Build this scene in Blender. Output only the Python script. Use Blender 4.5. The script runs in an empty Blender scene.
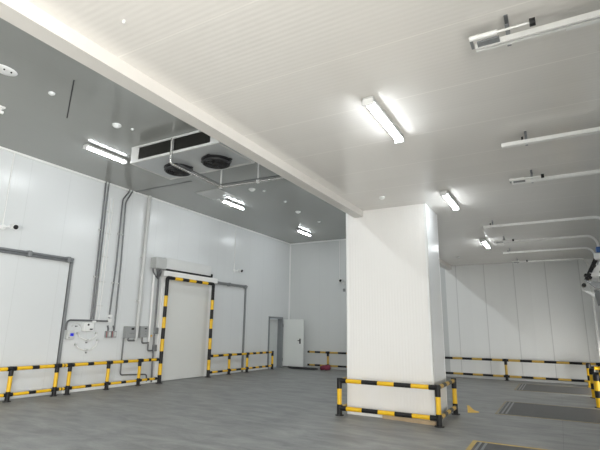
import bpy, bmesh, math, random
from mathutils import Vector, Matrix
random.seed(4)
S = bpy.context.scene
COL = S.collection
PI = math.pi

# ------------------------------------------------------------------ dimensions (metres)
XL, XR = -10.0, 1.2          # left wall, dock wall
YB, YF = 16.8, -9.0          # back wall, wall behind the camera
ZL, ZR = 5.19, 3.83          # ceiling of the tall bay, ceiling of the dock bay
BX0, BX1, BZ = -3.36, -3.18, 3.70   # edge beam between the two ceilings

# ------------------------------------------------------------------ materials
def new_mat(name):
    m = bpy.data.materials.new(name); m.use_nodes = True
    return m, m.node_tree.nodes, m.node_tree.links, m.node_tree.nodes['Principled BSDF']

def plain(name, col, rough=0.5, metal=0.0, var=0.04, spec=0.5, scale=6.0, coat=0.0):
    m, N, L, b = new_mat(name)
    b.inputs['Roughness'].default_value = rough
    b.inputs['Metallic'].default_value = metal
    b.inputs['Specular IOR Level'].default_value = spec
    b.inputs['Coat Weight'].default_value = coat
    tc = N.new('ShaderNodeTexCoord'); no = N.new('ShaderNodeTexNoise'); no.inputs['Scale'].default_value = scale
    no.inputs['Detail'].default_value = 4
    L.new(tc.outputs['Object'], no.inputs['Vector'])
    mr = N.new('ShaderNodeMapRange'); mr.inputs['To Min'].default_value = 1 - var; mr.inputs['To Max'].default_value = 1 + var
    L.new(no.outputs['Fac'], mr.inputs['Value'])
    mx = N.new('ShaderNodeVectorMath'); mx.operation = 'SCALE'; mx.inputs[0].default_value = col[:3]
    L.new(mr.outputs['Result'], mx.inputs['Scale'])
    L.new(mx.outputs['Vector'], b.inputs['Base Color'])
    return m

def emit(name, col, strength):
    m, N, L, b = new_mat(name)
    b.inputs['Base Color'].default_value = (.9, .9, .9, 1)
    b.inputs['Emission Color'].default_value = (*col, 1)
    b.inputs['Emission Strength'].default_value = strength
    return m

def math_node(N, op, a=None, b=None):
    n = N.new('ShaderNodeMath'); n.operation = op
    if a is not None: n.inputs[0].default_value = a
    if b is not None: n.inputs[1].default_value = b
    return n

def panel(name, col, rough, axis, offset, width=.94, seam_gain=1.06, seam_w=.010, rib=.06, rib_str=.10, seam_str=.35, spec=.5, rough2=None):
    """insulated sandwich panel: long ribbed sheets with a sealed joint every `width` along `axis`"""
    m, N, L, b = new_mat(name)
    b.inputs['Specular IOR Level'].default_value = spec
    g = N.new('ShaderNodeNewGeometry'); sp = N.new('ShaderNodeSeparateXYZ'); L.new(g.outputs['Position'], sp.inputs[0])
    u = sp.outputs['XYZ'.index(axis)]
    a = math_node(N, 'SUBTRACT', None, offset); L.new(u, a.inputs[0])
    d = math_node(N, 'DIVIDE', None, width); L.new(a.outputs[0], d.inputs[0])
    # distance to the nearest joint in metres
    ad = math_node(N, 'ADD', None, .5); L.new(d.outputs[0], ad.inputs[0])
    fr = math_node(N, 'FRACT'); L.new(ad.outputs[0], fr.inputs[0])
    sb = math_node(N, 'SUBTRACT', None, .5); L.new(fr.outputs[0], sb.inputs[0])
    ab = math_node(N, 'ABSOLUTE'); L.new(sb.outputs[0], ab.inputs[0])
    ds = math_node(N, 'MULTIPLY', None, width); L.new(ab.outputs[0], ds.inputs[0])
    seam = N.new('ShaderNodeMapRange'); seam.inputs['From Min'].default_value = seam_w * .5; seam.inputs['From Max'].default_value = seam_w
    seam.inputs['To Min'].default_value = 1; seam.inputs['To Max'].default_value = 0
    L.new(ds.outputs[0], seam.inputs['Value'])
    # rolled micro ribs
    rm = math_node(N, 'MULTIPLY', None, 2 * PI / rib); L.new(u, rm.inputs[0])
    sn = math_node(N, 'SINE'); L.new(rm.outputs[0], sn.inputs[0])
    # colour
    no = N.new('ShaderNodeTexNoise'); no.inputs['Scale'].default_value = .6; no.inputs['Detail'].default_value = 5
    L.new(g.outputs['Position'], no.inputs['Vector'])
    mr = N.new('ShaderNodeMapRange'); mr.inputs['To Min'].default_value = .975; mr.inputs['To Max'].default_value = 1.025
    L.new(no.outputs['Fac'], mr.inputs['Value'])
    sg = N.new('ShaderNodeMapRange'); sg.inputs['To Min'].default_value = 1; sg.inputs['To Max'].default_value = seam_gain
    L.new(seam.outputs[0], sg.inputs['Value'])
    # each sheet a hair different
    fl = math_node(N, 'FLOOR'); L.new(ad.outputs[0], fl.inputs[0])
    wn = N.new('ShaderNodeTexWhiteNoise'); wn.noise_dimensions = '1D'; L.new(fl.outputs[0], wn.inputs['W'])
    wm = N.new('ShaderNodeMapRange'); wm.inputs['To Min'].default_value = .985; wm.inputs['To Max'].default_value = 1.015
    L.new(wn.outputs['Value'], wm.inputs['Value'])
    k = math_node(N, 'MULTIPLY'); L.new(mr.outputs[0], k.inputs[0]); L.new(sg.outputs[0], k.inputs[1])
    k2 = math_node(N, 'MULTIPLY'); L.new(k.outputs[0], k2.inputs[0]); L.new(wm.outputs[0], k2.inputs[1])
    vs = N.new('ShaderNodeVectorMath'); vs.operation = 'SCALE'; vs.inputs[0].default_value = col
    L.new(k2.outputs[0], vs.inputs['Scale']); L.new(vs.outputs['Vector'], b.inputs['Base Color'])
    b.inputs['Roughness'].default_value = rough
    # bump
    h1 = math_node(N, 'MULTIPLY', None, rib_str); L.new(sn.outputs[0], h1.inputs[0])
    h2 = math_node(N, 'MULTIPLY', None, -seam_str); L.new(seam.outputs[0], h2.inputs[0])
    hs = math_node(N, 'ADD'); L.new(h1.outputs[0], hs.inputs[0]); L.new(h2.outputs[0], hs.inputs[1])
    bp = N.new('ShaderNodeBump'); bp.inputs['Strength'].default_value = 1.0; bp.inputs['Distance'].default_value = .004
    L.new(hs.outputs[0], bp.inputs['Height']); L.new(bp.outputs['Normal'], b.inputs['Normal'])
    return m

def concrete(name):
    m, N, L, b = new_mat(name)
    g = N.new('ShaderNodeNewGeometry')
    mp = N.new('ShaderNodeMapping'); mp.inputs['Scale'].default_value = (.9, 2.4, 1); mp.inputs['Rotation'].default_value = (0, 0, .25)
    L.new(g.outputs['Position'], mp.inputs['Vector'])
    n1 = N.new('ShaderNodeTexNoise'); n1.inputs['Scale'].default_value = 1.5; n1.inputs['Detail'].default_value = 9; n1.inputs['Roughness'].default_value = .66
    n1.inputs['Distortion'].default_value = .5
    L.new(mp.outputs['Vector'], n1.inputs['Vector'])
    n2 = N.new('ShaderNodeTexNoise'); n2.inputs['Scale'].default_value = 40; n2.inputs['Detail'].default_value = 3
    L.new(g.outputs['Position'], n2.inputs['Vector'])
    cr = N.new('ShaderNodeValToRGB')
    cr.color_ramp.elements[0].position = .34; cr.color_ramp.elements[0].color = (.155, .159, .155, 1)
    cr.color_ramp.elements[1].position = .66; cr.color_ramp.elements[1].color = (.315, .319, .310, 1)
    L.new(n1.outputs['Fac'], cr.inputs['Fac'])
    mr = N.new('ShaderNodeMapRange'); mr.inputs['To Min'].default_value = .9; mr.inputs['To Max'].default_value = 1.1
    L.new(n2.outputs['Fac'], mr.inputs['Value'])
    vs = N.new('ShaderNodeVectorMath'); vs.operation = 'SCALE'
    L.new(cr.outputs['Color'], vs.inputs[0]); L.new(mr.outputs[0], vs.inputs['Scale'])
    # sawn joints every 4.1 m
    sp = N.new('ShaderNodeSeparateXYZ'); L.new(g.outputs['Position'], sp.inputs[0])
    def joint(out, off, w):
        a = math_node(N, 'ADD', None, off); L.new(out, a.inputs[0])
        d = math_node(N, 'DIVIDE', None, w); L.new(a.outputs[0], d.inputs[0])
        f = math_node(N, 'FRACT'); L.new(d.outputs[0], f.inputs[0])
        s = math_node(N, 'SUBTRACT', None, .5); L.new(f.outputs[0], s.inputs[0])
        q = math_node(N, 'ABSOLUTE'); L.new(s.outputs[0], q.inputs[0])
        c = math_node(N, 'LESS_THAN', None, .004 / w); L.new(q.outputs[0], c.inputs[0])
        return c
    j1 = joint(sp.outputs[0], 6.55, 4.3); j2 = joint(sp.outputs[1], .4, 4.6)
    jm = math_node(N, 'MAXIMUM'); L.new(j1.outputs[0], jm.inputs[0]); L.new(j2.outputs[0], jm.inputs[1])
    jr = N.new('ShaderNodeMapRange'); jr.inputs['To Min'].default_value = 1; jr.inputs['To Max'].default_value = .72
    L.new(jm.outputs[0], jr.inputs['Value'])
    v2 = N.new('ShaderNodeVectorMath'); v2.operation = 'SCALE'; L.new(vs.outputs['Vector'], v2.inputs[0]); L.new(jr.outputs[0], v2.inputs['Scale'])
    L.new(v2.outputs['Vector'], b.inputs['Base Color'])
    rr = N.new('ShaderNodeMapRange'); rr.inputs['To Min'].default_value = .34; rr.inputs['To Max'].default_value = .56
    L.new(n1.outputs['Fac'], rr.inputs['Value']); L.new(rr.outputs[0], b.inputs['Roughness'])
    bp = N.new('ShaderNodeBump'); bp.inputs['Strength'].default_value = .25; bp.inputs['Distance'].default_value = .004
    L.new(n2.outputs['Fac'], bp.inputs['Height']); L.new(bp.outputs['Normal'], b.inputs['Normal'])
    return m

M = {}
M['floor'] = concrete('polished_concrete')
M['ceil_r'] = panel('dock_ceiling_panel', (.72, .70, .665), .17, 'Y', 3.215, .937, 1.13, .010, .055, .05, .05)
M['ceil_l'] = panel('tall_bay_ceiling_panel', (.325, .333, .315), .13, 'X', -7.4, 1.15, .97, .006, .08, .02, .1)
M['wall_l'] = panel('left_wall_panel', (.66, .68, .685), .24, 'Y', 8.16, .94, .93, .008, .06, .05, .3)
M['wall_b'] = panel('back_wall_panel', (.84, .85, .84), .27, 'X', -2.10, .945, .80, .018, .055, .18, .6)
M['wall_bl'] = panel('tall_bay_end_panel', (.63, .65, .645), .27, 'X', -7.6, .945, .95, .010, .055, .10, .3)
M['column'] = panel('column_panel', (.83, .82, .80), .24, 'X', -2.75, 1.61, 1.0, .004, .055, .22, .1)
M['column_side'] = panel('column_side_panel', (.80, .82, .83), .2, 'Y', 8.6, 1.6, 1.0, .004, .055, .06, .1)
M['beam'] = plain('beam_flashing', (.63, .612, .58), .34, var=.02)
M['trim'] = plain('corner_flashing', (.80, .81, .80), .3, var=.02)
M['white'] = plain('white_enamel', (.80, .80, .79), .35, var=.02)
M['white_plastic'] = plain('white_plastic', (.78, .79, .78), .45, var=.02)
M['cover'] = plain('blower_cover', (.64, .65, .64), .4)
M['housing'] = plain('motor_housing_grey', (.46, .47, .46), .45)
M['lightgrey'] = plain('light_grey_enamel', (.56, .57, .56), .4)
M['grey'] = plain('grey_steel', (.24, .25, .26), .38, .6)
M['midgrey'] = plain('mid_grey_paint', (.21, .22, .225), .45)
M['conduit'] = plain('grey_conduit', (.155, .16, .165), .35, .5)
M['galv'] = plain('galvanised_steel', (.90, .90, .88), .25, .15, var=.10, scale=14)
M['chrome'] = plain('bright_pipe', (.66, .65, .63), .22, .9)
M['boxgrey'] = plain('control_box_grey', (.30, .31, .31), .42)
M['leaf'] = plain('door_leaf_grey', (.68, .685, .66), .4, var=.03, scale=1.2)
M['leaf2'] = plain('small_door_leaf', (.78, .81, .79), .35, var=.03, scale=1.2)
M['frame'] = plain('door_frame_grey', (.25, .27, .28), .4, .4)
M['dark'] = plain('dark_void', (.02, .02, .022), .6)
M['black'] = plain('black_paint', (.012, .012, .013), .42, spec=.3)
M['yellow'] = plain('yellow_paint', (.83, .50, .012), .38, var=.08, scale=9)
M['ochre'] = plain('dull_yellow_paint', (.55, .36, .07), .5, var=.15, scale=9)  # duller, browner yellow for the far rail and column side rails
M['red'] = plain('red_plastic', (.30, .05, .05), .45)
M['blue'] = plain('blue_paint', (.03, .10, .30), .35)
M['bluescreen'] = plain('blue_display', (.01, .02, .75), .4)
M['tube_r'] = emit('lit_diffuser_dock', (.92, .97, 1.0), 46.0)
M['tube'] = emit('lit_diffuser', (.92, .97, 1.0), 52.0)
M['tube_h'] = emit('lit_diffuser_bright', (.92, .97, 1.0), 165.0)
M['fan'] = plain('fan_black', (.018, .018, .02), .35)
M['coil'] = plain('coil_fins', (.035, .034, .03), .45, .3)
M['casing'] = plain('cooler_casing', (.50, .52, .53), .32, .25)
M['casingw'] = plain('cooler_flange', (.58, .58, .565), .35)
M['plate'] = plain('steel_checker_plate', (.085, .085, .085), .5, .2, var=.2, scale=12)
M['tape'] = plain('yellow_floor_paint', (.50, .36, .12), .6, var=.25, scale=10)
M['tape_worn'] = plain('worn_floor_paint', (.33, .29, .20), .6, var=.25, scale=10)
M['wood'] = plain('pine_board', (.50, .38, .24), .6, var=.2, scale=9)
M['rubber'] = plain('black_rubber', (.03, .03, .032), .55)
M['maroon'] = plain('maroon_cloth', (.20, .03, .06), .8, var=.25, scale=16)
M['strip'] = plain('pvc_strip', (.60, .63, .62), .3, var=.05)

# ------------------------------------------------------------------ mesh builder
class MB:
    def __init__(s): s.v = []; s.f = []; s.m = []; s.sm = []
    def add(s, vs, fs, mi=0, smooth=False):
        o = len(s.v); s.v += [tuple(v) for v in vs]
        for f in fs: s.f.append(tuple(o + i for i in f)); s.m.append(mi); s.sm.append(smooth)
        return s
    def box(s, a, b, mi=0, bev=0.0):
        a = Vector(a); b = Vector(b); lo = Vector(map(min, a, b)); hi = Vector(map(max, a, b))
        if bev:
            bm = bmesh.new(); bmesh.ops.create_cube(bm, size=1)
            for v in bm.verts: v.co = Vector([lo[i] + (v.co[i] + .5) * (hi[i] - lo[i]) for i in range(3)])
            bmesh.ops.bevel(bm, geom=bm.edges[:], offset=min(bev, min(hi - lo) * .45), segments=2, affect='EDGES', profile=.5)
            bm.verts.index_update()
            s.add([v.co.copy() for v in bm.verts], [[v.index for v in f.verts] for f in bm.faces], mi); bm.free()
            return s
        x0, y0, z0 = lo; x1, y1, z1 = hi
        return s.add([(x0,y0,z0),(x1,y0,z0),(x1,y1,z0),(x0,y1,z0),(x0,y0,z1),(x1,y0,z1),(x1,y1,z1),(x0,y1,z1)],
                     [(0,3,2,1),(4,5,6,7),(0,1,5,4),(1,2,6,5),(2,3,7,6),(3,0,4,7)], mi)
    def cyl(s, p, q, r, mi=0, n=14, r2=None, caps=True):
        p = Vector(p); q = Vector(q); d = (q - p).normalized(); r2 = r if r2 is None else r2
        t = d.orthogonal().normalized(); u = d.cross(t)
        vs = []
        for c, rad in ((p, r), (q, r2)):
            vs += [c + (t * math.cos(2*PI*i/n) + u * math.sin(2*PI*i/n)) * rad for i in range(n)]
        s.add(vs, [(i, (i+1) % n, n + (i+1) % n, n + i) for i in range(n)], mi, True)
        if caps:
            s.add(vs[:n], [tuple(range(n-1, -1, -1))], mi); s.add(vs[n:], [tuple(range(n))], mi)
        return s
    def tube(s, pts, r, mi=0, n=10, fillet=0.0):
        P = [Vector(p) for p in pts]
        if fillet:
            Q = [P[0]]
            for i in range(1, len(P) - 1):
                a, b, c = P[i-1], P[i], P[i+1]
                f = min(fillet, (a-b).length*.48, (c-b).length*.48)
                s0 = b + (a-b).normalized()*f; s1 = b + (c-b).normalized()*f
                for k in range(7):
                    w = k/6; Q.append(s0*(1-w)**2 + b*2*w*(1-w) + s1*w*w)
            Q.append(P[-1]); P = Q
        n_ = len(P); vs = []; prev = None
        for i in range(n_):
            d = (P[min(i+1, n_-1)] - P[max(i-1, 0)]).normalized()
            t = d.orthogonal().normalized() if prev is None else (prev - d*prev.dot(d)).normalized()
            prev = t; u = d.cross(t)
            vs += [P[i] + (t*math.cos(2*PI*k/n) + u*math.sin(2*PI*k/n))*r for k in range(n)]
        fs = [(i*n+k, i*n+(k+1) % n, (i+1)*n+(k+1) % n, (i+1)*n+k) for i in range(n_-1) for k in range(n)]
        s.add(vs, fs, mi, True)
        s.add(vs[:n], [tuple(range(n-1, -1, -1))], mi); s.add(vs[-n:], [tuple(range(n))], mi)
        return s
    def sphere(s, c, r, mi=0, nu=16, nv=10, sc=(1,1,1), zmin=-1.0, zmax=1.0):
        c = Vector(c); vs = []
        for j in range(nv+1):
            z = zmin + (zmax - zmin)*j/nv; z = max(-1, min(1, z)); q = math.sqrt(max(0, 1 - z*z))
            for i in range(nu):
                a = 2*PI*i/nu
                vs.append((c.x + r*sc[0]*q*math.cos(a), c.y + r*sc[1]*q*math.sin(a), c.z + r*sc[2]*z))
        fs = [(j*nu+i, j*nu+(i+1) % nu, (j+1)*nu+(i+1) % nu, (j+1)*nu+i) for j in range(nv) for i in range(nu)]
        return s.add(vs, fs, mi, True)
    def ring(s, c, r0, r1, z0, z1, mi=0, n=28):
        c = Vector(c); vs = []
        for r, z in ((r0, z0), (r1, z0), (r1, z1), (r0, z1)):
            vs += [(c.x + r*math.cos(2*PI*i/n), c.y + r*math.sin(2*PI*i/n), z) for i in range(n)]
        fs = [(k*n+i, k*n+(i+1) % n, ((k+1) % 4)*n+(i+1) % n, ((k+1) % 4)*n+i) for k in range(4) for i in range(n)]
        return s.add(vs, fs, mi, True)
    def prism(s, poly, n, mi=0):
        """closed polygon (3-D points) pushed along vector n"""
        P = [Vector(p) for p in poly]; n = Vector(n); k = len(P)
        return s.add(P + [p + n for p in P], [tuple(range(k-1, -1, -1)), tuple(range(k, 2*k))] + [(i, (i+1) % k, k + (i+1) % k, k + i) for i in range(k)], mi)
    def obj(s, name, mats, parent=None):
        me = bpy.data.meshes.new(name); me.from_pydata(s.v, [], s.f)
        if not isinstance(mats, (list, tuple)): mats = [mats]
        for q in mats: me.materials.append(q)
        me.polygons.foreach_set('material_index', s.m); me.polygons.foreach_set('use_smooth', s.sm)
        bm = bmesh.new(); bm.from_mesh(me); bmesh.ops.remove_doubles(bm, verts=bm.verts, dist=1e-6) if False else None
        bmesh.ops.recalc_face_normals(bm, faces=bm.faces); bm.to_mesh(me); bm.free()
        o = bpy.data.objects.new(name, me); COL.objects.link(o)
        if parent is not None:
            r = parent
            while r.parent: r = r.parent
            me.transform(Matrix.Translation(-r.location)); o.parent = parent
        return o

def tag(o, label, cat, group=None, kind=None):
    o['label'] = label; o['category'] = cat
    if group: o['group'] = group
    if kind: o['kind'] = kind
    return o
def thing(name, label, cat, loc, group=None, kind=None):
    o = bpy.data.objects.new(name, None); o.empty_display_size = .1; COL.objects.link(o); o.location = loc
    return tag(o, label, cat, group, kind)
def solo(name, mb, mats, label, cat, loc, group=None, kind=None):
    """a thing that is one mesh, its origin at loc"""
    o = mb.obj(name, mats); o.data.transform(Matrix.Translation(-Vector(loc))); o.location = loc
    return tag(o, label, cat, group, kind)
def dup(root, loc, label, group=None):
    r = root.copy(); COL.objects.link(r); r.location = loc; r['label'] = label
    if group: r['group'] = group
    for ch in list(root.children):
        c = ch.copy(); COL.objects.link(c); c.parent = r
        for g in list(ch.children):
            d = g.copy(); COL.objects.link(d); d.parent = c
    return r

# ------------------------------------------------------------------ the setting
def struct(name, mb, mats, label, cat): return tag(mb.obj(name, mats), label, cat, kind='structure')

DOCKS = [(5.62, 7.24), (10.12, 12.0), (13.75, 15.75)]       # doors in view, raised to let added daylight in
NEAR = (1.7, 3.45)
OPEN = [(-2.9, -.5), (-7.2, -4.8)]                          # open doors behind the camera
DZ = 2.75
LIFT = .78                                                  # doors raised by this much for added daylight below them
struct('floor', MB().box((XL-.8, YF, -.2), (XR+3, YB, 0)), M['floor'], 'smooth grey concrete floor with faint streaks', 'floor')
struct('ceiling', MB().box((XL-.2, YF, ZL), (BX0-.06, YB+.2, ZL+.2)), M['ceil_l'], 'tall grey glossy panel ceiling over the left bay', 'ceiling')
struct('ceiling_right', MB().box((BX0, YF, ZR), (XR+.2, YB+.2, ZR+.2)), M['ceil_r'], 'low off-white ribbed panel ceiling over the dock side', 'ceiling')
w = MB()
D3 = (15.30, 16.24, 1.92)
w.box((XL-.2, YF, 0), (XL, D3[0], ZL)); w.box((XL-.2, D3[1], 0), (XL, YB+.2, ZL)); w.box((XL-.2, D3[0], D3[2]), (XL, D3[1], ZL))
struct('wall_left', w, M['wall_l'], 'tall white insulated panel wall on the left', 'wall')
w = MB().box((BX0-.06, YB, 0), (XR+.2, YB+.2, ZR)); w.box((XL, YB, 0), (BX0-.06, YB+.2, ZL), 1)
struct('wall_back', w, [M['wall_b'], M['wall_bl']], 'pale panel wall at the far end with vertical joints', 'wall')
struct('wall_front', MB().box((XL-.2, YF-.2, 0), (XR+.2, YF, ZL)), M['wall_l'], 'white panel wall behind the viewer', 'wall')
w = MB(); holes = sorted(OPEN + [NEAR] + DOCKS); y = YF
for a, b in holes:
    w.box((XR, y, 0), (XR+.2, a, ZR)); w.box((XR, a, DZ), (XR+.2, b, ZR)); y = b
w.box((XR, y, 0), (XR+.2, YB, ZR))
struct('wall_right', w, M['wall_l'], 'white dock wall with loading doors on the right', 'wall')
struct('wall_fascia', MB().box((BX0-.06, YF, ZR-.02), (BX0, YB+.2, ZL+.2)), M['wall_l'], 'panel fascia closing the step between the two ceilings', 'wall')
struct('trim_beam', MB().box((BX0, YF, BZ), (BX1, YB, ZR)), M['beam'], 'long cream edge beam between low and tall ceilings', 'beam')
c = MB().box((-3.55, 8.15, 0), (-1.945, 9.08, ZR), 0)
c.m = [0, 0, 0, 1, 0, 1]
struct('wall_column', c, [M['column'], M['column_side']], 'big square white panel-clad column', 'column')
t = MB()
for x, y in ((-3.55, 8.15), (-1.945, 8.15), (-1.945, 9.08)):
    sx = 1 if x > -3 else -1
    sy = -1 if y < 8.5 else 1
    t.box((x - sx*.04, y + sy*.004, 0), (x + sx*.004, y, ZR-.001)); t.box((x, y - sy*.04, 0), (x + sx*.004, y + sy*.004, ZR-.001))
struct('trim_column', t, M['trim'], 'thin white corner flashings of the column', 'trim')
struct('trim_corner', MB().box((XL, YB-.045, 0), (XL+.045, YB, ZL)).box((XL, YB-.05, ZL-.05), (BX0-.06, YB, ZL)).box((XL, YF, ZL-.04), (XL+.04, YB, ZL)), M['trim'],
       'white corner flashing around the tall bay', 'trim')
struct('baseboard_left', MB().box((XL, 6.75, 0), (XL+.03, 9.5, .12)).box((XL, 13.62, 0), (XL+.03, D3[0]-.06, .12)), M['trim'], 'low white kerb strip along the left wall', 'baseboard')
struct('baseboard_back', MB().box((-8.9, YB-.03, 0), (XR, YB, .10)), M['lightgrey'], 'low pale kerb strip along the far wall', 'baseboard')
# joints of the tall ceiling
s = MB().box((-7.46, 4.455, ZL-.004), (-7.44, 4.475, ZL))
a = Vector((-6.142, 3.693, ZL)); b = Vector((-7.448, 4.45, ZL)); d = (b-a).normalized(); nn = Vector((-d.y, d.x, 0))*.009
s = MB().prism([a+nn, b+nn, b-nn, a-nn], (0, 0, -.004))
struct('trim_slit', s, M['dark'], 'thin dark slit in the tall grey ceiling', 'trim')
struct('trim_joint', MB().box((XL, 8.19, ZL-.012), (-7.9, 8.24, ZL)), M['midgrey'], 'dark ceiling joint strip beyond the cooler', 'trim')

# ---- sliding door 1 (far left), only its right part is in view
def sliding_track(root, y0, y1, z, x=XL+.10):
    r = MB()
    r.cyl((x, y0, z), (x, y1, z), .034); r.cyl((x, y0, z-.055), (x, y1, z-.055), .024)
    return r
d1 = thing('door_1', 'wide pale sliding door under grey double track at far left', 'door', (XL, 5.0, 0), kind='structure')
MB().box((XL+.004, 3.6, .02), (XL+.045, 6.52, 2.96), 0, .008).obj('leaf', M['wall_l'], d1)
sliding_track(d1, 3.4, 6.56, 3.03).obj('track', M['grey'], d1)
for y in (3.7, 5.52, 6.44): MB().box((XL, y-.04, 2.95), (XL+.15, y+.04, 3.08), 0, .01).obj('bracket', M['midgrey'], d1)
MB().box((XL+.0, 6.545, 0), (XL+.06, 6.605, 3.06), 0, .006).obj('end_stop', M['midgrey'], d1)

# ---- sliding door 2 with its guard
d2 = thing('door_2', 'beige grey sliding cold room door behind striped yellow frame', 'door', (XL, 10.5, 0), kind='structure')
MB().box((XL+.02, 9.62, .02), (XL+.075, 11.50, 2.98), 0, .008).obj('leaf', M['leaf'], d2)
MB().box((XL, 9.47, 0), (XL+.05, 9.60, 3.0), 0, .006).box((XL, 11.52, 0), (XL+.05, 11.64, 3.0), 0, .006).obj('jamb', M['white'], d2)
MB().box((XL+.01, 9.40, 2.95), (XL+.17, 11.80, 3.115), 0, .012).obj('track_cover', M['white'], d2)
MB().cyl((XL+.08, 11.80, 3.02), (XL+.08, 13.6, 3.02), .030).cyl((XL+.08, 11.8, 2.97), (XL+.08, 13.6, 2.97), .02).obj('track', M['midgrey'], d2)
MB().box((XL, 13.555, 0), (XL+.06, 13.61, 3.05), 0, .006).obj('end_stop', M['midgrey'], d2)
for y in (12.55, 13.5): MB().box((XL, y-.035, 2.94), (XL+.12, y+.035, 3.06), 0, .008).obj('bracket', M['midgrey'], d2)

# ---- small hinged door 3, open
d3 = thing('door_3', 'small grey hinged door standing open in the far left corner', 'door', (XL, 15.8, 0), kind='structure')
fr = MB()
fr.box((XL-.2, D3[0]-.07, 0), (XL+.02, D3[0]+.015, D3[2]+.07), 0).box((XL-.2, D3[1]-.03, 0), (XL+.02, D3[1]+.06, D3[2]+.07), 0).box((XL-.2, D3[0]-.07, D3[2]-.01), (XL+.02, D3[1]+.06, D3[2]+.07), 0)
fr.obj('frame', M['frame'], d3)
lf = MB().box((XL+.03, 16.33, .05), (XL+.97, 16.39, 1.905), 0, .01).obj('leaf', M['leaf2'], d3)
MB().box((XL+.80, 16.315, .94), (XL+.86, 16.332, 1.14), 0, .005).cyl((XL+.83, 16.33, 1.06), (XL+.83, 16.27, 1.06), .012).box((XL+.75, 16.262, 1.045), (XL+.84, 16.28, 1.075), 0, .005).obj('handle', M['black'], lf)
for z in (.3, 1.65): MB().cyl((XL+.025, 16.32, z-.06), (XL+.025, 16.32, z+.06), .014).obj('hinge', M['grey'], d3)
sc = MB()
for k in range(6): sc.box((XL-.18 - (k % 2)*.008, D3[0]+.02+k*.15, .04), (XL-.175 - (k % 2)*.008, D3[0]+.19+k*.15, D3[2]-.02))
sc.obj('strip_curtain', M['strip'], d3)
struct('wall_passage', MB().box((XL-.75, D3[0]-.1, 0), (XL-.7, D3[1]+.1, 2.1)), M['wall_l'], 'pale wall of the passage behind the open door', 'wall')

# ---- dock doors on the dock wall, gap below made for daylight
for k, (a, b) in enumerate([NEAR] + DOCKS):
    nm = ['beside the viewer', 'level with the white column', 'second towards the far wall', 'nearest the far wall'][k]
    dd = thing('door_%d' % (4+k), 'white sectional dock door, raised to let added daylight in, ' + nm, 'door', (XR+.1, (a+b)/2, 0), kind='structure')
    for j in range(5):
        MB().box((XR+.08, a, LIFT+j*.55+.004), (XR+.13, b, LIFT+(j+1)*.55-.004), 0, .006).obj('door_section', M['white'], dd)

# ------------------------------------------------------------------ striped guard rails
YM, BM_ = 0, 1
def stripes(mb, p, q, r, pat):
    """pat = list of (colour index, length); repeated until the end is reached"""
    p = Vector(p); q = Vector(q); Ltot = (q-p).length; d = (q-p).normalized(); t = 0; i = 0
    while t < Ltot - 1e-4:
        ci, ln = pat[i % len(pat)]; e = min(Ltot, t+ln)
        mb.cyl(p + d*t, p + d*e, r, ci, 14); t = e; i += 1
    return mb
def post(root, x, y, h=.63, r=.040, low=.12, pal=None, d=(0, 1, 0)):
    m = MB()
    m.cyl((x, y, 0), (x, y, .19), r*1.12, BM_); m.cyl((x, y, .19), (x, y, h-.14), r, YM); m.cyl((x, y, h-.14), (x, y, h+.045), r*1.12, BM_)
    p = m.obj('post', pal or [M['yellow'], M['black']], root)
    MB().cyl((x, y, 0), (x, y, .012), r*1.9).obj('base_flange', M['black'], p)
    return p
def run(root, pts, which, z, r, pat, pal=None, tee=.09, cap=True):
    """one rail threading the given post points, black tee at every post"""
    m = MB()
    for (x0, y0), (x1, y1) in zip(pts[:-1], pts[1:]):
        p = Vector((x0, y0, z)); q = Vector((x1, y1, z)); d = (q-p).normalized(); Lg = (q-p).length
        m.cyl(p, p + d*tee, r*1.14, BM_); m.cyl(q - d*tee, q, r*1.14, BM_)
        inner = Lg - 2*tee
        if pat == 'YBY': pt = [(YM, inner*.40), (BM_, inner*.19), (YM, inner*.41)]
        else:
            n = max(1, round(inner/pat)); n += (n+1) % 2; pt = [(YM, inner/n), (BM_, inner/n)]
        stripes(m, p + d*tee, q - d*tee, r, pt)
    return m.obj(which, pal or [M['yellow'], M['black']], root)

XG = -9.75
g = thing('guard_rail', 'yellow and black guard rail below the grey control boxes, leftmost on the left wall', 'guard rail', (XG, 6.5, 0), 'striped guard rails')
P = [(XG, 3.45), (XG, 4.45), (XG, 5.44), (XG, 6.42), (XG, 6.73), (XG, 7.76), (XG, 8.73), (XG, 9.36)]
for x, y in P[:-1]: post(g, x, y)
run(g, P, 'top_rail', .63, .038, 'YBY'); run(g, P, 'bottom_rail', .13, .032, 'YBY')
g = thing('guard_rail', 'yellow and black guard rail between striped door frame and open small door', 'guard rail', (XG, 13.5, 0), 'striped guard rails')
P = [(XG, 11.56), (XG, 12.53), (XG, 13.55), (XG, 15.20)]
for x, y in P[1:]: post(g, x, y, r=.042)
run(g, P, 'top_rail', .63, .038, .26); run(g, P, 'bottom_rail', .13, .034, .26)
YG = 16.6
g = thing('guard_rail', 'long yellow and black guard rail along the far wall behind the column', 'guard rail', (-4, YG, 0), 'striped guard rails')
P = [(-8.95, YG), (-8.05, YG), (-6.1, YG), (-4.0, YG), (-1.62, YG), (.95, YG)]
for x, y in P[1:]: post(g, x, y, r=.042, pal=[M['ochre'], M['black']])
run(g, P, 'top_rail', .63, .038, .33, [M['ochre'], M['black']]); run(g, P, 'bottom_rail', .13, .036, .33, [M['ochre'], M['black']])
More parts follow.
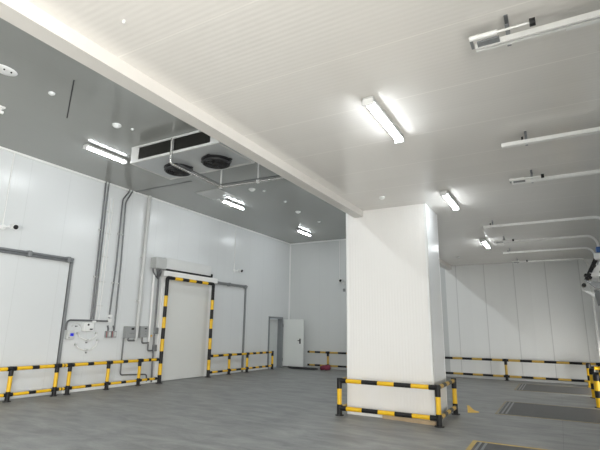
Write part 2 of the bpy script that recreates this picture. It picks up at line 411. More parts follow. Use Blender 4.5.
# door portal
g = thing('door_guard_frame', 'tall yellow and black striped pipe frame around the sliding door', 'guard frame', (-9.72, 10.45, 0))
m = MB()
for y in (9.43, 11.46):
    stripes(m, (-9.72, y, 0), (-9.72, y, 2.80), .052, [(BM_, .22), (YM, .30), (BM_, .33), (YM, .33), (BM_, .30), (YM, .30), (BM_, .30), (YM, .30), (BM_, .5)])
    q = m.obj('upright', [M['yellow'], M['black']], g); m = MB()
    MB().cyl((-9.72, y, 0), (-9.72, y, .015), .095).obj('base_flange', M['black'], q)
m.tube([(-9.72, 9.43, 2.79), (-9.72, 9.43, 2.90), (-9.72, 9.60, 2.90)], .054, BM_, 12, .10)
m.tube([(-9.72, 11.46, 2.79), (-9.72, 11.46, 2.90), (-9.72, 11.29, 2.90)], .054, BM_, 12, .10)
stripes(m, (-9.72, 9.58, 2.90), (-9.72, 11.31, 2.90), .050, [(BM_, .12), (YM, .31), (BM_, .28), (YM, .31), (BM_, .28), (YM, .28), (BM_, .2)])
m.obj('lintel', [M['yellow'], M['black']], g)
# guard round the column
g = thing('column_guard', 'yellow and black guard rail wrapped around the white column base', 'guard rail', (-2.7, 7.93, 0))
for x, y in ((-3.61, 7.93), (-1.84, 7.93), (-1.84, 9.28), (-3.61, 9.28)): post(g, x, y, .60, .042)
for nm, z in (('front_top_rail', .60), ('front_bottom_rail', .125)): run(g, [(-3.61, 7.93), (-1.84, 7.93)], nm, z, .038, .30, tee=.14)
for nm, z in (('side_top_rail', .60), ('side_bottom_rail', .125)):
    run(g, [(-1.84, 7.93), (-1.84, 9.28)], nm, z, .036, .30, [M['ochre'], M['black']], tee=.10)
    run(g, [(-3.61, 7.93), (-3.61, 9.28)], nm, z, .036, .30, [M['ochre'], M['black']], tee=.10)
# short striped posts protecting the dock tracks
for (x, y), lab in (((.64, 15.95), 'striped guard post nearest the far wall by dock doors'), ((.60, 13.55), 'middle one of three striped guard posts by dock doors'),
                    ((.59, 11.82), 'striped guard post nearest the viewer by dock doors')):
    g = thing('guard_post', lab, 'guard post', (x, y, 0), 'striped posts beside the dock doors')
    m = MB(); stripes(m, (x, y, 0), (x, y, .66), .062, [(YM, .20), (BM_, .14), (YM, .20), (BM_, .2)]); m.sphere((x, y, .66), .062, BM_, 14, 5, (1, 1, .5), 0, 1)
    m.obj('post', [M['yellow'], M['black']], g)
    m = MB(); stripes(m, (x+.02, y, .55), (1.19, y, .55), .05, [(BM_, .12), (YM, .18)]); m.obj('side_rail', [M['yellow'], M['black']], g)
    m = MB(); stripes(m, (x+.30, y, 0), (x+.30, y, .60), .055, [(BM_, .16), (YM, .20)]); m.obj('back_post', [M['yellow'], M['black']], g)
    MB().cyl((x, y, 0), (x, y, .012), .10).obj('base_flange', M['black'], g)

# ------------------------------------------------------------------ ceiling lights
def make_light(lab, loc, half=.53, tube='tube', group='tube lights under the ceilings'):
    x, y, z = loc
    r = thing('ceiling_light', lab, 'light', loc, group)
    MB().box((x-.056, y-half, z-.05), (x+.056, y+half, z), 0, .004).obj('housing', M['lightgrey'], r)
    m = MB()                                                  # half-round diffuser
    n = 8; prof = [(math.cos(PI*k/n)*.042, -math.sin(PI*k/n)*.042) for k in range(n+1)]
    A = [(x+px, y-half+.04, z-.05+pz) for px, pz in prof]; B = [(x+px, y+half-.04, z-.05+pz) for px, pz in prof]
    m.add(A+B, [(i, i+1, n+2+i, n+1+i) for i in range(n)], 0, True); m.add(A, [tuple(range(n+1))], 0); m.add(B, [tuple(range(n, -1, -1))], 0)
    m.obj('diffuser', M[tube], r)
    for s in (-1, 1): MB().box((x-.058, y+s*half-.02, z-.098), (x+.058, y+s*half+.02, z-.03), 0, .008).obj('end_cap', M['white_plastic'], r)
    return r
L0 = make_light('lit tube light beside the ceiling cooler, nearest of the tall bay', (-8.18, 5.86, ZL-.012), .50)
for x, y, lab in ((-8.18, 10.32, 'lit tube light above the sliding door, beyond the cooler'), (-8.20, 14.77, 'lit tube light nearest the far left corner'),
                  (-8.18, 1.4, 'lit tube light of the tall bay overhead'), (-8.18, -3.0, 'lit tube light of the tall bay behind the viewer')):
    dup(L0, (x, y, ZL-.012), lab)
LH = make_light('lit tube light in the row hidden behind the edge beam', (-4.85, 13.6, ZL-.012), .50, 'tube_h')
for y in (10.2, 4.4, .6, -3.0): dup(LH, (-4.85, y, ZL-.012), 'lit tube light in the row hidden behind the edge beam')
L1 = make_light('largest lit tube light on the low ceiling in front of column', (-1.47, 4.48, ZR-.004), .53, 'tube_r')
for y, lab in ((8.0, 'lit tube light on low ceiling beside the column corner'), (12.53, 'small lit tube light on low ceiling nearest far wall')):
    dup(L1, (-1.47, y, ZR-.004), lab)

# ------------------------------------------------------------------ ceiling cooler
CX0, CX1, CY0, CY1, CZ = -7.46, -5.13, 5.94, 7.05, 4.82
u = thing('unit_cooler', 'pale ceiling-hung air cooler with dark coil and black fans', 'air cooler', (-6.3, 6.5, CZ))
m = MB().box((CX0, CY0+.05, CZ+.03), (CX1, CY1, ZL), 0, .01); m.obj('casing', M['casing'], u)
fl = MB(); e = .035
fl.box((CX0-.02, CY0, CZ), (CX1+.02, CY0+.03, CZ+.05)); fl.box((CX0-.02, CY0, ZL-.05), (CX1+.02, CY0+.04, ZL-.008))
fl.box((CX0-.016, CY0+.004, CZ+.05), (CX0+.20, CY0+.05, ZL-.05)); fl.box((CX1-.20, CY0+.004, CZ+.05), (CX1+.016, CY0+.05, ZL-.05)); fl.box((-6.33, CY0+.004, CZ+.05), (-6.27, CY0+.05, ZL-.05))
fl.obj('front_frame', M['casingw'], u)
for a, b in ((CX0+.20, -6.33), (-6.27, CX1-.20)):
    m = MB().box((a, CY0+.02, CZ+.05), (b, CY0+.05, ZL-.05))
    k = 24
    for i in range(k): z = CZ+.055+i*(ZL-.055-CZ-.055)/k; m.box((a, CY0+.012, z), (b, CY0+.02, z+.004))
    m.obj('coil', M['coil'], u)
m = MB().box((CX0, CY0+.03, CZ+.004), (CX1, CY1, CZ+.03)); m.obj('bottom_panel', M['casing'], u)
m = MB().box((CX0, CY1-.02, CZ-.012), (CX1+.02, CY1+.03, CZ+.04)).box((CX0-.012, CY0+.03, CZ-.006), (CX0+.02, CY1, CZ+.01)).box((CX1-.02, CY0+.03, CZ-.006), (CX1+.012, CY1, CZ+.01)); m.obj('edge_strip', M['casingw'], u)
for fx in (-6.77, -5.73):
    fy = 6.62; z1 = CZ+.006
    f = MB().ring((fx, fy, 0), .255, .280, z1-.09, z1).ring((fx, fy, 0), .275, .305, z1-.02, z1).obj('fan', M['fan'], u)
    h = MB().cyl((fx, fy, z1-.005), (fx, fy, z1-.085), .085).obj('hub', M['fan'], f)
    b = MB()
    for k in range(5):
        a0 = 2*PI*k/5
        pts = []
        for (rr, da, zz) in ((.07, -.25, -.03), (.245, -.32, -.025), (.245, .28, -.07), (.07, .3, -.06)):
            pts.append((fx+rr*math.cos(a0+da), fy+rr*math.sin(a0+da), z1+zz))
        b.prism(pts, (0, 0, .006))
    b.obj('blades', M['fan'], f)
    gd = MB()
    for rr in (.09, .135, .18, .225, .268): gd.ring((fx, fy, 0), rr-.003, rr+.003, z1-.096, z1-.090, 0, 24)
    for k in range(4): gd.cyl((fx, fy, z1-.094), (fx+.27*math.cos(k*PI/2+.4), fy+.27*math.sin(k*PI/2+.4), z1-.094), .005, 0, 6)
    for k in range(4):
        a = k*PI/2+.2; gd.box((fx+.31*math.cos(a)-.03, fy+.31*math.sin(a)-.03, z1-.025), (fx+.31*math.cos(a)+.03, fy+.31*math.sin(a)+.03, z1-.004))
    gd.obj('guard', M['fan'], f)
# the pipe
p = thing('refrigerant_pipe', 'bright pipe running below the cooler towards the edge beam', 'pipe', (-6.28, 6.0, 4.6))
MB().tube([(-6.27, CY0-.035, ZL-.07), (-6.27, CY0-.035, 4.61), (-6.34, 7.53, 4.60), (BX0-.02, 7.62, 4.58)], .026, 0, 10, .07).obj('pipe', M['chrome'], p)
MB().tube([(-6.21, 6.05, 4.63), (-6.29, 7.47, 4.635), (BX0-.02, 7.56, 4.62)], .014, 0, 8, .05).obj('thin_pipe', M['conduit'], p)
for x, y in ((-6.34, 7.52), (-5.35, 7.56), (-4.3, 7.59)):
    MB().box((x-.012, y-.012, 4.60), (x+.012, y+.012, ZL)).box((x-.03, y-.03, 4.565), (x+.03, y+.03, 4.63)).obj('hanger', M['white'], p)
solo('ceiling_hatch', MB().box((-8.5, 9.0, ZL-.014), (-7.7, 9.8, ZL), 0, .004).box((-8.44, 9.06, ZL-.018), (-7.76, 9.74, ZL-.013)), M['lightgrey'],
     'flat square grey hatch plate in tall ceiling past the cooler', 'ceiling hatch', (-8.1, 9.4, ZL))

# ------------------------------------------------------------------ small ceiling fittings
def detector(x, y, z, r, lab, grp='white detectors on the ceilings'):
    t = thing('smoke_detector', lab, 'detector', (x, y, z), grp)
    MB().cyl((x, y, z), (x, y, z-.02), r, 0, 20).obj('base_ring', M['white_plastic'], t)
    MB().sphere((x, y, z-.018), r*.82, 0, 20, 8, (1, 1, .6), -1, 0).obj('dome', M['white_plastic'], t)
    return t
detector(-6.83, 3.77, ZL, .05, 'small cream detector on grey ceiling next to dark slit')
detector(-6.87, 5.07, ZL, .085, 'white round detector just in front of the ceiling cooler')
detector(-6.75, 5.33, ZL, .03, 'tiny white sensor beside the round detector before cooler')
detector(-6.885, 9.47, ZL, .095, 'white round detector beyond the pipe bend, by second tube light')
detector(-6.667, 9.73, ZL, .04, 'tiny white sensor right of the detector beyond the pipe')
detector(-6.94, 12.09, ZL, .085, 'white round detector above the far left corner area')
detector(-6.71, 10.91, ZL, .04, 'small pale sensor between two tube lights of tall ceiling')
detector(-6.95, 13.6, ZL, .05, 'farthest small detector beside the edge beam on tall ceiling')
detector(-2.53, 7.41, ZR, .055, 'small white detector on low ceiling above the column')
detector(-2.73, 1.97, ZR, .011, 'tiny white sensor on near low ceiling by the beam')
detector(-2.58, 14.8, ZR, .045, 'small pale detector on low ceiling near far wall')
t = thing('wireless_access_point', 'white oval ceiling device with small holes, far upper left', 'access point', (-6.80, 3.07, ZL))
MB().sphere((-6.80, 3.02, ZL), .17, 0, 24, 8, (.75, 1.05, .32), -1, 0).obj('shell', M['white_plastic'], t)
MB().cyl((-6.72, 2.98, ZL-.05), (-6.72, 2.98, ZL-.032), .012).cyl((-6.72, 3.08, ZL-.05), (-6.72, 3.08, ZL-.032), .012).obj('sensor_hole', M['dark'], t)
t = thing('ceiling_bracket', 'small bright metal bracket on grey ceiling at far left edge', 'bracket', (-8.08, 3.62, ZL))
MB().box((-8.12, 3.55, ZL-.03), (-8.02, 3.69, ZL), 0, .004).obj('plate', M['galv'], t)
MB().cyl((-8.07, 3.6, ZL-.10), (-8.07, 3.68, ZL-.10), .03).cyl((-8.07, 3.64, ZL-.1), (-8.07, 3.64, ZL), .012).obj('hook', M['galv'], t)

# ------------------------------------------------------------------ security cameras
def camera_unit(y, z, lab, cable_top):
    t = thing('security_camera', lab, 'camera', (XL, y, z), 'wall security cameras')
    MB().cyl((XL, y-.14, z), (XL+.035, y-.14, z), .055).tube([(XL+.03, y-.14, z), (XL+.10, y-.12, z+.0), (XL+.14, y-.02, z+.03)], .018).obj('bracket', M['white_plastic'], t)
    b = MB().cyl((XL+.10, y+.0, z+.03), (XL+.26, y-.01, z-.0), .058, 0, 16).obj('body', M['white_plastic'], t)
    MB().cyl((XL+.258, y-.01, z+.0), (XL+.268, y-.0105, z-.002), .050, 0, 16).obj('lens', M['black'], b)
    MB().cyl((XL+.014, y-.15, z), (XL+.014, y-.16, cable_top), .011, 0, 8).obj('cable_conduit', M['white'], t)
camera_unit(5.08, 3.50, 'white bullet camera above the far left sliding door', ZL)
camera_unit(13.0, 3.52, 'white bullet camera right of the motorised sliding door', ZL)
t = thing('security_camera', 'small dark-faced camera on far wall beside the column', 'camera', (-7.5, YB, 3.4), 'wall security cameras')
MB().cyl((-7.45, YB, 3.36), (-7.45, YB-.04, 3.36), .05).tube([(-7.45, YB-.03, 3.36), (-7.48, YB-.10, 3.40), (-7.52, YB-.12, 3.44)], .018).obj('bracket', M['white_plastic'], t)
b = MB().cyl((-7.50, YB-.10, 3.47), (-7.47, YB-.26, 3.44), .058, 0, 16).obj('body', M['white_plastic'], t)
MB().cyl((-7.47, YB-.26, 3.44), (-7.469, YB-.27, 3.438), .052, 0, 16).obj('lens', M['black'], b)
MB().cyl((-7.62, YB-.012, 3.36), (-7.62, YB-.012, ZL), .012, 0, 8).obj('cable_conduit', M['white'], t)
MB().box((-7.46, YB-.05, 3.02), (-7.38, YB, 3.14), 0, .01).obj('junction_box', M['midgrey'], t)

# ------------------------------------------------------------------ conduits on the left wall
def conduit(pts, r, lab, name='conduit', mat='conduit', grp='grey conduits on the left wall', clips=(), fillet=.08):
    """pts are (y, z) on the left wall"""
    x = XL + r + .012
    t = thing(name, lab, 'conduit', (XL, pts[0][0], pts[0][1]), grp)
    MB().tube([(x, y, z) for y, z in pts], r, 0, 10, fillet).obj('pipe', M[mat], t)
    for y, z in clips: MB().box((XL, y-r-.03, z-.018), (x+r*.6, y+r+.03, z+.018), 0, .004).obj('clip', M['lightgrey'], t)
    return t
conduit([(7.235, ZL), (7.25, 4.2), (7.26, 3.38), (7.275, 1.66)], .020, 'leftmost grey conduit dropping from ceiling to white junction box', clips=((7.255, 3.9), (7.265, 2.7)))
conduit([(7.325, ZL), (7.33, 4.2), (7.335, 3.39), (7.345, 1.66)], .020, 'second grey conduit from left dropping to white junction box')
conduit([(8.00, ZL), (7.98, 5.10), (7.815, 4.86), (7.83, 3.2), (7.79, 1.70)], .020, 'grey kinked conduit, left one of the pair above red-labelled boxes', clips=((7.83, 3.9), (7.815, 2.6)))
conduit([(8.10, ZL), (8.09, 5.14), (7.915, 4.80), (7.97, 3.2), (7.985, 1.40)], .020, 'grey kinked conduit, right one of the pair above red-labelled boxes', clips=((7.94, 3.9), (7.975, 2.6)))
conduit([(6.65, 1.40), (6.655, 1.63), (7.26, 1.63), (7.79, 1.625)], .022, 'grey horizontal conduit bending down to the blue display box', fillet=.13)
conduit([(8.31, 1.50), (8.315, .285), (9.19, .24), (9.21, .05)], .018, 'grey conduit looping under the left control box to floor', fillet=.07)
conduit([(8.45, 1.21), (8.45, 1.14), (8.66, 1.14)], .022, 'short grey elbow below the left control box', fillet=.05)
conduit([(8.92, 1.23), (8.93, 1.07), (9.16, 1.07)], .022, 'short grey elbow below the right control box', fillet=.05)
conduit([(9.15, 1.04), (9.15, .86), (9.34, .86)], .022, 'lowest short grey elbow beside the striped door frame', fillet=.05)
conduit([(8.70, ZL), (8.70, 4.2), (8.69, 1.15)], .050, 'thick pale grey pipe from ceiling to the control boxes', mat='lightgrey', clips=((8.70, 3.4), (8.695, 2.2)))
conduit([(9.13, 3.2), (9.15, 1.1)], .032, 'white vertical pipe left of the striped door frame', mat='white')
t = conduit([(9.32, 3.14), (9.35, .96), (9.38, .02)], .024, 'dark vertical pipe with junction fittings beside striped door frame')
for z in (1.40, .93): MB().box((XL, 9.33, z-.09), (XL+.10, 9.43, z+.09), 0, .012).obj('fitting', M['midgrey'], t)
t = thing('cable_ladder', 'faint pair of thin white pipes between the grey conduits', 'cable ladder', (XL, 7.5, 3.0))
for y in (7.455, 7.545): MB().cyl((XL+.014, y, 4.8), (XL+.014, y-.04, 1.6), .011, 0, 8).obj('rail', M['white'], t)
for z in (4.42, 3.85, 3.24, 2.6, 2.0): MB().box((XL, 7.40, z-.014), (XL+.02, 7.58, z+.014)).obj('rung', M['lightgrey'], t)

# ------------------------------------------------------------------ boxes on the left wall
t = thing('control_box', 'grey wall control box, left one beside the thick pipe', 'control box', (XL, 8.5, 1.36), 'grey control boxes')
MB().box((XL, 8.29, 1.21), (XL+.12, 8.60, 1.51), 0, .012).obj('body', M['boxgrey'], t)
MB().box((XL+.12, 8.46, 1.42), (XL+.127, 8.54, 1.47)).obj('display', M['black'], t)
for y in (8.42, 8.48, 8.54): MB().cyl((XL+.12, y, 1.33), (XL+.135, y, 1.33), .013).obj('button', M['midgrey'], t)
t = thing('control_box', 'grey wall control box, right one nearer the striped frame', 'control box', (XL, 8.98, 1.37), 'grey control boxes')
MB().box((XL, 8.775, 1.22), (XL+.12, 9.02, 1.52), 0, .012).obj('body', M['boxgrey'], t)
MB().box((XL+.12, 8.91, 1.44), (XL+.127, 8.97, 1.47)).obj('display', M['black'], t)
for z in (1.38, 1.31): MB().cyl((XL+.12, 8.94, z), (XL+.135, 8.94, z), .013).obj('button', M['midgrey'], t)
t = thing('push_button', 'tiny orange-yellow button right of the control boxes', 'button', (XL, 9.21, 1.25))
MB().box((XL, 9.18, 1.2), (XL+.05, 9.25, 1.30), 0, .01).obj('body', M['lightgrey'], t); MB().cyl((XL+.05, 9.215, 1.26), (XL+.07, 9.215, 1.26), .022).obj('knob', M['yellow'], t)
t = thing('temperature_controller', 'small white wall box with blue display under bent conduit', 'controller', (XL, 6.77, 1.3))
MB().box((XL, 6.67, 1.19), (XL+.08, 6.86, 1.40), 0, .012).obj('body', M['lightgrey'], t)
MB().box((XL+.08, 6.745, 1.265), (XL+.084, 6.83, 1.33)).obj('display', M['bluescreen'], t)
MB().cyl((XL+.08, 6.72, 1.23), (XL+.09, 6.72, 1.23), .012).obj('button', M['midgrey'], t)
t = thing('junction_box', 'white wall box with two black sockets below left conduits', 'junction box', (XL, 7.2, 1.47))
MB().box((XL, 7.06, 1.375), (XL+.11, 7.33, 1.58), 0, .015).obj('body', M['white_plastic'], t)
MB().cyl((XL+.11, 7.17, 1.53), (XL+.118, 7.17, 1.53), .025).obj('socket', M['black'], t); MB().box((XL+.11, 7.22, 1.41), (XL+.118, 7.29, 1.44)).obj('socket', M['black'], t)
MB().cyl((XL+.04, 7.30, 1.60), (XL+.04, 7.40, 1.60), .035).obj('gland', M['white'], t)
for y, lab in ((7.80, 'left of two small red-trimmed grey boxes under conduits'), (7.97, 'right of two small red-trimmed grey boxes under conduits')):
    t = thing('alarm_box', lab, 'alarm box', (XL, y, 1.3), 'small red-trimmed wall boxes')
    MB().box((XL, y-.07, 1.22), (XL+.08, y+.07, 1.385), 0, .01).obj('body', M['boxgrey'], t)
    MB().box((XL+.08, y-.075, 1.225), (XL+.086, y-.058, 1.38)).obj('red_label', M['red'], t); MB().box((XL+.08, y-.01, 1.25), (XL+.09, y+.05, 1.36), 0, .003).obj('cover', M['lightgrey'], t)
    MB().tube([(XL+.035, y, 1.38), (XL+.035, y, 1.44), (XL+.035, y-.03, 1.52)], .022, 0, 8, .05).obj('neck', M['conduit'], t)
t = thing('conduit_fitting', 'white tee fitting where the horizontal conduit meets red-trimmed boxes', 'fitting', (XL, 7.8, 1.66))
MB().box((XL, 7.755, 1.60), (XL+.09, 7.835, 1.69), 0, .015).obj('lower_tee', M['white'], t); MB().box((XL, 7.765, 1.72), (XL+.09, 7.845, 1.79), 0, .015).obj('upper_tee', M['white'], t)
for (pts, lab) in (([(6.97, 1.325), (7.02, 1.24), (7.13, 1.195), (7.24, 1.17), (7.37, 1.20), (7.45, 1.26), (7.47, 1.335)], 'upper sagging white hose loop below the white junction box'),
                   ([(6.95, 1.07), (7.01, .995), (7.14, .945), (7.26, .935), (7.40, .955), (7.49, 1.04), (7.53, 1.16)], 'lower sagging white hose loop below the white junction box')):
    t = thing('hose_loop', lab, 'hose', (XL, 7.2, pts[3][1]), 'white hose loops on the left wall')
    MB().tube([(XL+.035, y, z) for y, z in pts], .017, 0, 10).obj('hose', M['white_plastic'], t)
    for i in (0, 3, 6): MB().box((XL, pts[i][0]-.025, pts[i][1]-.025), (XL+.062, pts[i][0]+.025, pts[i][1]+.025), 0, .006).obj('clip', M['lightgrey'], t)
    MB().cyl((XL, pts[3][0], pts[3][1]-.06), (XL+.03, pts[3][0], pts[3][1]-.06), .018).obj('bolt', M['midgrey'], t)
t = thing('hose_loop', 'small arched white cable between display box and junction box', 'hose', (XL, 6.9, 1.5))
MB().tube([(XL+.02, 6.80, 1.49), (XL+.02, 6.84, 1.545), (XL+.02, 6.91, 1.565), (XL+.02, 6.98, 1.545), (XL+.02, 7.03, 1.49)], .014, 0, 8).obj('hose', M['lightgrey'], t)
MB().box((XL, 6.89, 1.475), (XL+.03, 6.94, 1.505)).obj('label_plate', M['midgrey'], t)

# ------------------------------------------------------------------ air curtain over door 2
t = thing('air_curtain', 'long grey white motor and blower box above the sliding door', 'air curtain', (XL, 10.3, 3.3))
MB().box((XL, 9.0, 3.13), (XL+.23, 9.42, 3.46), 0, .03).obj('motor_housing', M['housing'], t)
MB().box((XL, 9.43, 3.175), (XL+.12, 11.50, 3.50), 0, .012).obj('blower_cover', M['cover'], t)
MB().box((XL+.02, 9.43, 3.135), (XL+.14, 11.50, 3.175)).obj('outlet_slot', M['black'], t)
MB().box((XL+.02, 11.50, 3.13), (XL+.15, 11.56, 3.24), 0, .008).obj('end_cap', M['black'], t)
m = MB()
for k, y in enumerate((9.02, 9.12, 9.22)): m.tube([(XL+.10+.05*k, y, 3.13), (XL+.10+.05*k, y+.02, 3.04), (XL+.06, y+.12, 2.96), (XL+.04, 9.30, 2.86)], .020, 0, 8, .04)
m.obj('cables', M['conduit'], t)

# ------------------------------------------------------------------ overhead dock door tracks
TZ = ZR - .12
def door_track(y, x0, hx, lab, bumper=0, drop=True, double=False, end=.82, twist=0.0):
    t = thing('door_track', lab, 'door track', (x0, y, TZ), 'overhead dock door tracks')
    r = .32; xv = end + .14
    pts = [(x0, y, TZ), (end-.06, y, TZ)]
    for k in range(1, 9):
        a = k/8*PI/2; pts.append((end-.06 + .20*math.sin(a), y, TZ - .24*(1-math.cos(a))))
    pts.append((xv, y, .25))
    # C-shaped rolled rail swept along the path
    m = MB()
    P = [Vector(p) for p in pts]; n = len(P); prof = [(-.030, .026), (.030, .026), (.030, -.020), (.010, -.020), (.010, -.012), (.023, -.012), (.023, .018), (-.023, .018), (-.023, -.012), (-.010, -.012), (-.010, -.020), (-.030, -.020)]
    vs = []
    for i in range(n):
        d = (P[min(i+1, n-1)] - P[max(i-1, 0)]).normalized(); s = Vector((0, 1, 0)); q = s.cross(d)
        vs += [P[i] + s*a - q*b for a, b in prof]
    k = len(prof); fs = [(i*k+j, i*k+(j+1) % k, (i+1)*k+(j+1) % k, (i+1)*k+j) for i in range(n-1) for j in range(k)]
    m.add(vs, fs, 0); m.obj('rail', M['galv'], t)
    if double: MB().box((x0+.62, y+.034, TZ-.016), (end-.06, y+.062, TZ+.022)).obj('stiffener', M['galv'], t)
    MB().box((hx-.014, y+.031, TZ-.03), (hx+.014, y+.039, ZR)).box((hx-.014, y-.10*(bumper < 0)-.05, ZR-.012), (hx+.014, y+.07, ZR)).box((hx-.014, y-.12*(bumper < 0)-.04, TZ+.027), (hx+.014, y+.06, TZ+.035)).obj('hanger', M['grey'], t)
    MB().box((hx-.05, y-.05, TZ+.03), (hx-.03, y+.02, TZ+.06)).obj('bolt_plate', M['black'], t) if not bumper else None
    if bumper:
        yb = y + bumper
        MB().cyl((x0-.03, yb, TZ+.02), (x0+.17, yb, TZ+.02), .021, 0, 14).obj('bumper_barrel', M['galv'], t)
        MB().cyl((x0+.17, yb, TZ+.02), (x0+.39, yb, TZ+.02), .010, 0, 12).obj('bumper_rod', M['galv'], t)
        MB().cyl((x0+.39, yb, TZ+.02), (x0+.43, yb, TZ+.02), .030, 0, 14).obj('bumper_pad', M['black'], t)
        MB().box((x0-.03, min(y, yb)+.0, TZ+.0), (x0-.01, max(y, yb), TZ+.03)).box((x0+.02, min(y, yb)+.02, TZ-.015), (x0+.18, max(y, yb)-.02, TZ+.0)).obj('bumper_plate', M['midgrey'], t)
    return t
door_track(3.44, -.36, -.12, 'nearest overhead steel door track with spring bumper at upper right', -.115, double=True)
door_track(5.63, -.39, -.12, 'second nearest plain overhead steel door track', 0, double=True)
door_track(7.20, -.40, -.13, 'third overhead steel door track, with spring bumper', -.10)
door_track(10.14, -1.20, -1.02, 'fourth and longest overhead steel door track, plain end', 0, end=.86)
door_track(12.1, -1.18, -.98, 'fifth overhead steel track with bumper beside small tube light', -.08)
door_track(13.82, -1.18, -1.0, 'sixth overhead steel track, second from far wall', 0, end=.86)
door_track(15.85, -1.08, -.95, 'overhead steel door track closest to the far wall', -.08)

# ------------------------------------------------------------------ dock light arm by the door tracks (right edge)
yd = 9.3
t = thing('dock_light', 'jointed grey and white loading light arm with blue box, right edge', 'dock light', (XR, yd, 2.4))
MB().box((1.12, yd-.12, 2.45), (1.20, yd+.12, 2.95), 0, .01).obj('wall_plate', M['midgrey'], t)
MB().box((.70, yd-.10, 2.885), (.98, yd+.10, 2.985), 0, .012).obj('blue_box', M['blue'], t)
MB().box((.66, yd-.09, 2.76), (.86, yd+.09, 2.88), 0, .02).obj('white_box', M['white_plastic'], t)
MB().box((.86, yd-.05, 2.72), (1.15, yd+.05, 2.87), 0, .02).obj('upper_cover', M['midgrey'], t)
def bar(a, b, w_, th, yo=0):
    a = Vector((a[0], 0, a[1])); b = Vector((b[0], 0, b[1])); d = (b-a).normalized(); nn = Vector((-d.z, 0, d.x))*w_/2
    return [v + Vector((0, yd+yo-th/2, 0)) for v in (a+nn, b+nn, b-nn, a-nn)], (0, th, 0)
m = MB(); m.prism(*bar((.50, 2.42), (.68, 2.78), .065, .05)); m.obj('dark_arm', M['black'], t)
m = MB(); m.prism(*bar((.60, 2.46), (.78, 2.74), .07, .06, -.08)); m.obj('white_arm', M['white'], t)
m = MB(); m.prism(*bar((.74, 2.62), (1.13, 2.60), .05, .06)); m.obj('link_arm', M['grey'], t)
m = MB().prism([(.55, yd-.16, 2.53), (.84, yd-.16, 2.52), (.84, yd-.16, 2.40)], (0, .02, 0)); m.obj('white_flap', M['white'], t)
m = MB().prism([(.47, yd-.10, 2.41), (.88, yd-.10, 2.34), (.88, yd-.10, 2.19), (.62, yd-.10, 2.27)], (0, .05, 0)); m.obj('grey_flap', M['grey'], t)
m = MB().prism([(.41, yd-.13, 2.25), (.60, yd-.13, 2.19), (.58, yd-.13, 2.11)], (0, .02, 0)); m.obj('white_fin', M['white'], t)
for x, z, q in ((.50, 2.50, .028), (.455, 2.33, .034), (.56, 2.46, .030), (.64, 2.66, .03)): MB().cyl((x, yd-.09, z), (x, yd+.06, z), q, 0, 12).obj('joint', M['black'], t)
m = MB(); m.prism(*bar((.62, 2.25), (.645, 1.98), .05, .05)); m.prism(*bar((.66, 2.24), (.68, 2.05), .03, .04)); m.obj('handle', M['midgrey'], t)

# ------------------------------------------------------------------ dock levelers let into the floor
def leveler(y0, y1, lab, x0=-1.215):
    t = thing('dock_leveler', lab, 'dock leveler', (0, (y0+y1)/2, 0), 'dock levelers in the floor')
    MB().box((x0+.06, y0+.06, 0), (1.18, y1-.06, .006)).obj('deck_plate', M['plate'], t)
    b = .06 if y0 < 6 else .035
    MB().box((x0, y0, 0), (x0+b, y1, .008)).box((x0+b, y0, 0), (1.18, y0+b, .008)).box((x0+b, y1-b, 0), (1.18, y1, .008)).obj('border', M['tape' if y0 < 6 else 'tape_worn'], t)
    m = MB()
    for x in (x0+.10, x0+.17): m.box((x, y0+.08, .006), (x+.03, y1-.08, .011))
    m.obj('hinge_strip', M['grey'], t)
    return t
leveler(5.35, 7.24, 'dark steel dock leveler with yellow border nearest the viewer')
leveler(9.75, 11.6, 'dark steel dock leveler with yellow border right of the column')
leveler(14.0, 15.85, 'dark steel dock leveler nearest the far wall')
solo('floor_mark', MB().prism([(-1.68, 9.60, .0), (-1.50, 9.72, 0), (-1.50, 9.80, 0), (-1.62, 9.95, 0), (-1.80, 10.5, 0), (-1.84, 10.5, 0)], (0, 0, .004)), M['yellow'],
     'bright yellow painted wedge on floor right of column', 'floor marking', (-1.55, 9.9, 0))

# ------------------------------------------------------------------ odds and ends on the floor
solo('wooden_board', MB().prism([(-2.86, 8.10, 0), (-1.90, 7.98, 0), (-1.92, 8.07, 0), (-2.83, 8.145, 0)], (0, 0, .055)), M['wood'],
     'pale wooden board lying at the foot of the white column', 'board', (-2.4, 8.08, 0))
t = thing('hose_coil', 'black hose lying loosely on floor by the open door', 'hose', (-8.6, 16.1, 0))
pts = []
for k in range(60):
    a = k/59*5*PI; rr = .30 + .05*math.sin(a*.7)
    pts.append((-9.0 + rr*1.6*math.cos(a) + .3*k/59, 16.05 + rr*.7*math.sin(a), .026 + .010*(k/59)))
MB().tube(pts, .024, 0, 8).obj('hose', M['rubber'], t)
MB().tube([(-9.65, 16.22, .03), (-9.4, 16.10, .03), (-9.1, 16.15, .03), (-8.9, 16.05, .03), (-8.6, 15.95, .03), (-8.45, 15.9, .03), (-8.25, 15.86, .03)], .024, 0, 8).obj('hose_end', M['rubber'], t)
m = MB(); m.sphere((-7.93, 16.15, .085), .22, 0, 18, 10, (1, .7, .5), -.72, 1)
for k, v in enumerate(m.v):
    x, y, z = v; q = .02*math.sin(31*x+17*y)+.02*math.sin(23*y-40*x+9*z); m.v[k] = (x+q, y+q*.5, max(0.002, z+q*.6))
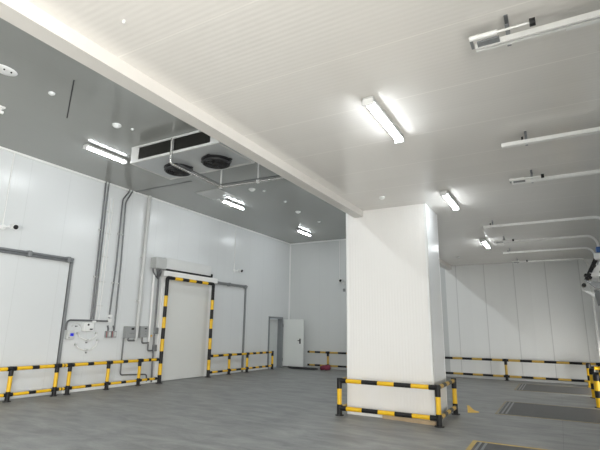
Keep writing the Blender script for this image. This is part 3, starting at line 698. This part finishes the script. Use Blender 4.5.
solo('cloth_bag', m, M['maroon'], 'crumpled maroon bag on floor under the far guard rail', 'bag', (-7.93, 16.15, 0))

# ------------------------------------------------------------------ light
Wd = bpy.data.worlds.new('sky'); S.world = Wd; Wd.use_nodes = True
bg = Wd.node_tree.nodes['Background']; bg.inputs[0].default_value = (.80, .88, 1, 1); bg.inputs[1].default_value = 1.0
def area(name, loc, sx, sy, rot, power, col=(1, .97, .92)):
    l = bpy.data.lights.new(name, 'AREA'); l.shape = 'RECTANGLE'; l.size = sx; l.size_y = sy; l.energy = power; l.color = col
    o = bpy.data.objects.new(name, l); COL.objects.link(o); o.location = loc; o.rotation_euler = rot
    return o
# daylight entering through the two open dock doors behind the viewer
for (a, b), pw in zip(OPEN, (560, 900)):
    area('dock_daylight', (XR+.25, (a+b)/2, DZ/2), DZ-.1, b-a-.1, (0, PI/2, 0), pw)

# added daylight through the gaps left for it below the raised doors
for (a, b), pw in zip([NEAR] + DOCKS, (85, 28, 24, 50)):
    area('dock_daylight', (XR+.25, (a+b)/2, LIFT/2), LIFT-.06, b-a-.1, (0, PI/2, 0), pw)

# ------------------------------------------------------------------ camera (solved from the photograph's vanishing points)
P_, Y_, R_ = .228836872, .51588164, .01646108
cy, sy = math.cos(Y_), math.sin(Y_)
r = Vector((cy, sy, 0)); f = Vector((-sy, cy, 0)); up = Vector((0, 0, 1))
f2 = f*math.cos(P_) + up*math.sin(P_); u2 = up*math.cos(P_) - f*math.sin(P_)
r3 = r*math.cos(R_) + u2*math.sin(R_); u3 = u2*math.cos(R_) - r*math.sin(R_)
cd = bpy.data.cameras.new('camera'); cam = bpy.data.objects.new('camera', cd); COL.objects.link(cam)
mw = Matrix((r3, u3, -f2)).transposed().to_4x4(); mw.translation = Vector((0, 0, 1.5)); cam.matrix_world = mw
cd.sensor_width = 36; cd.sensor_fit = 'HORIZONTAL'; cd.lens = 448.57*36/600; cd.clip_start = .05
S.camera = cam
S.view_settings.view_transform = 'Standard'; S.view_settings.look = 'None'; S.view_settings.gamma = 1; S.view_settings.use_curve_mapping = False
S.view_settings.exposure = 0.0
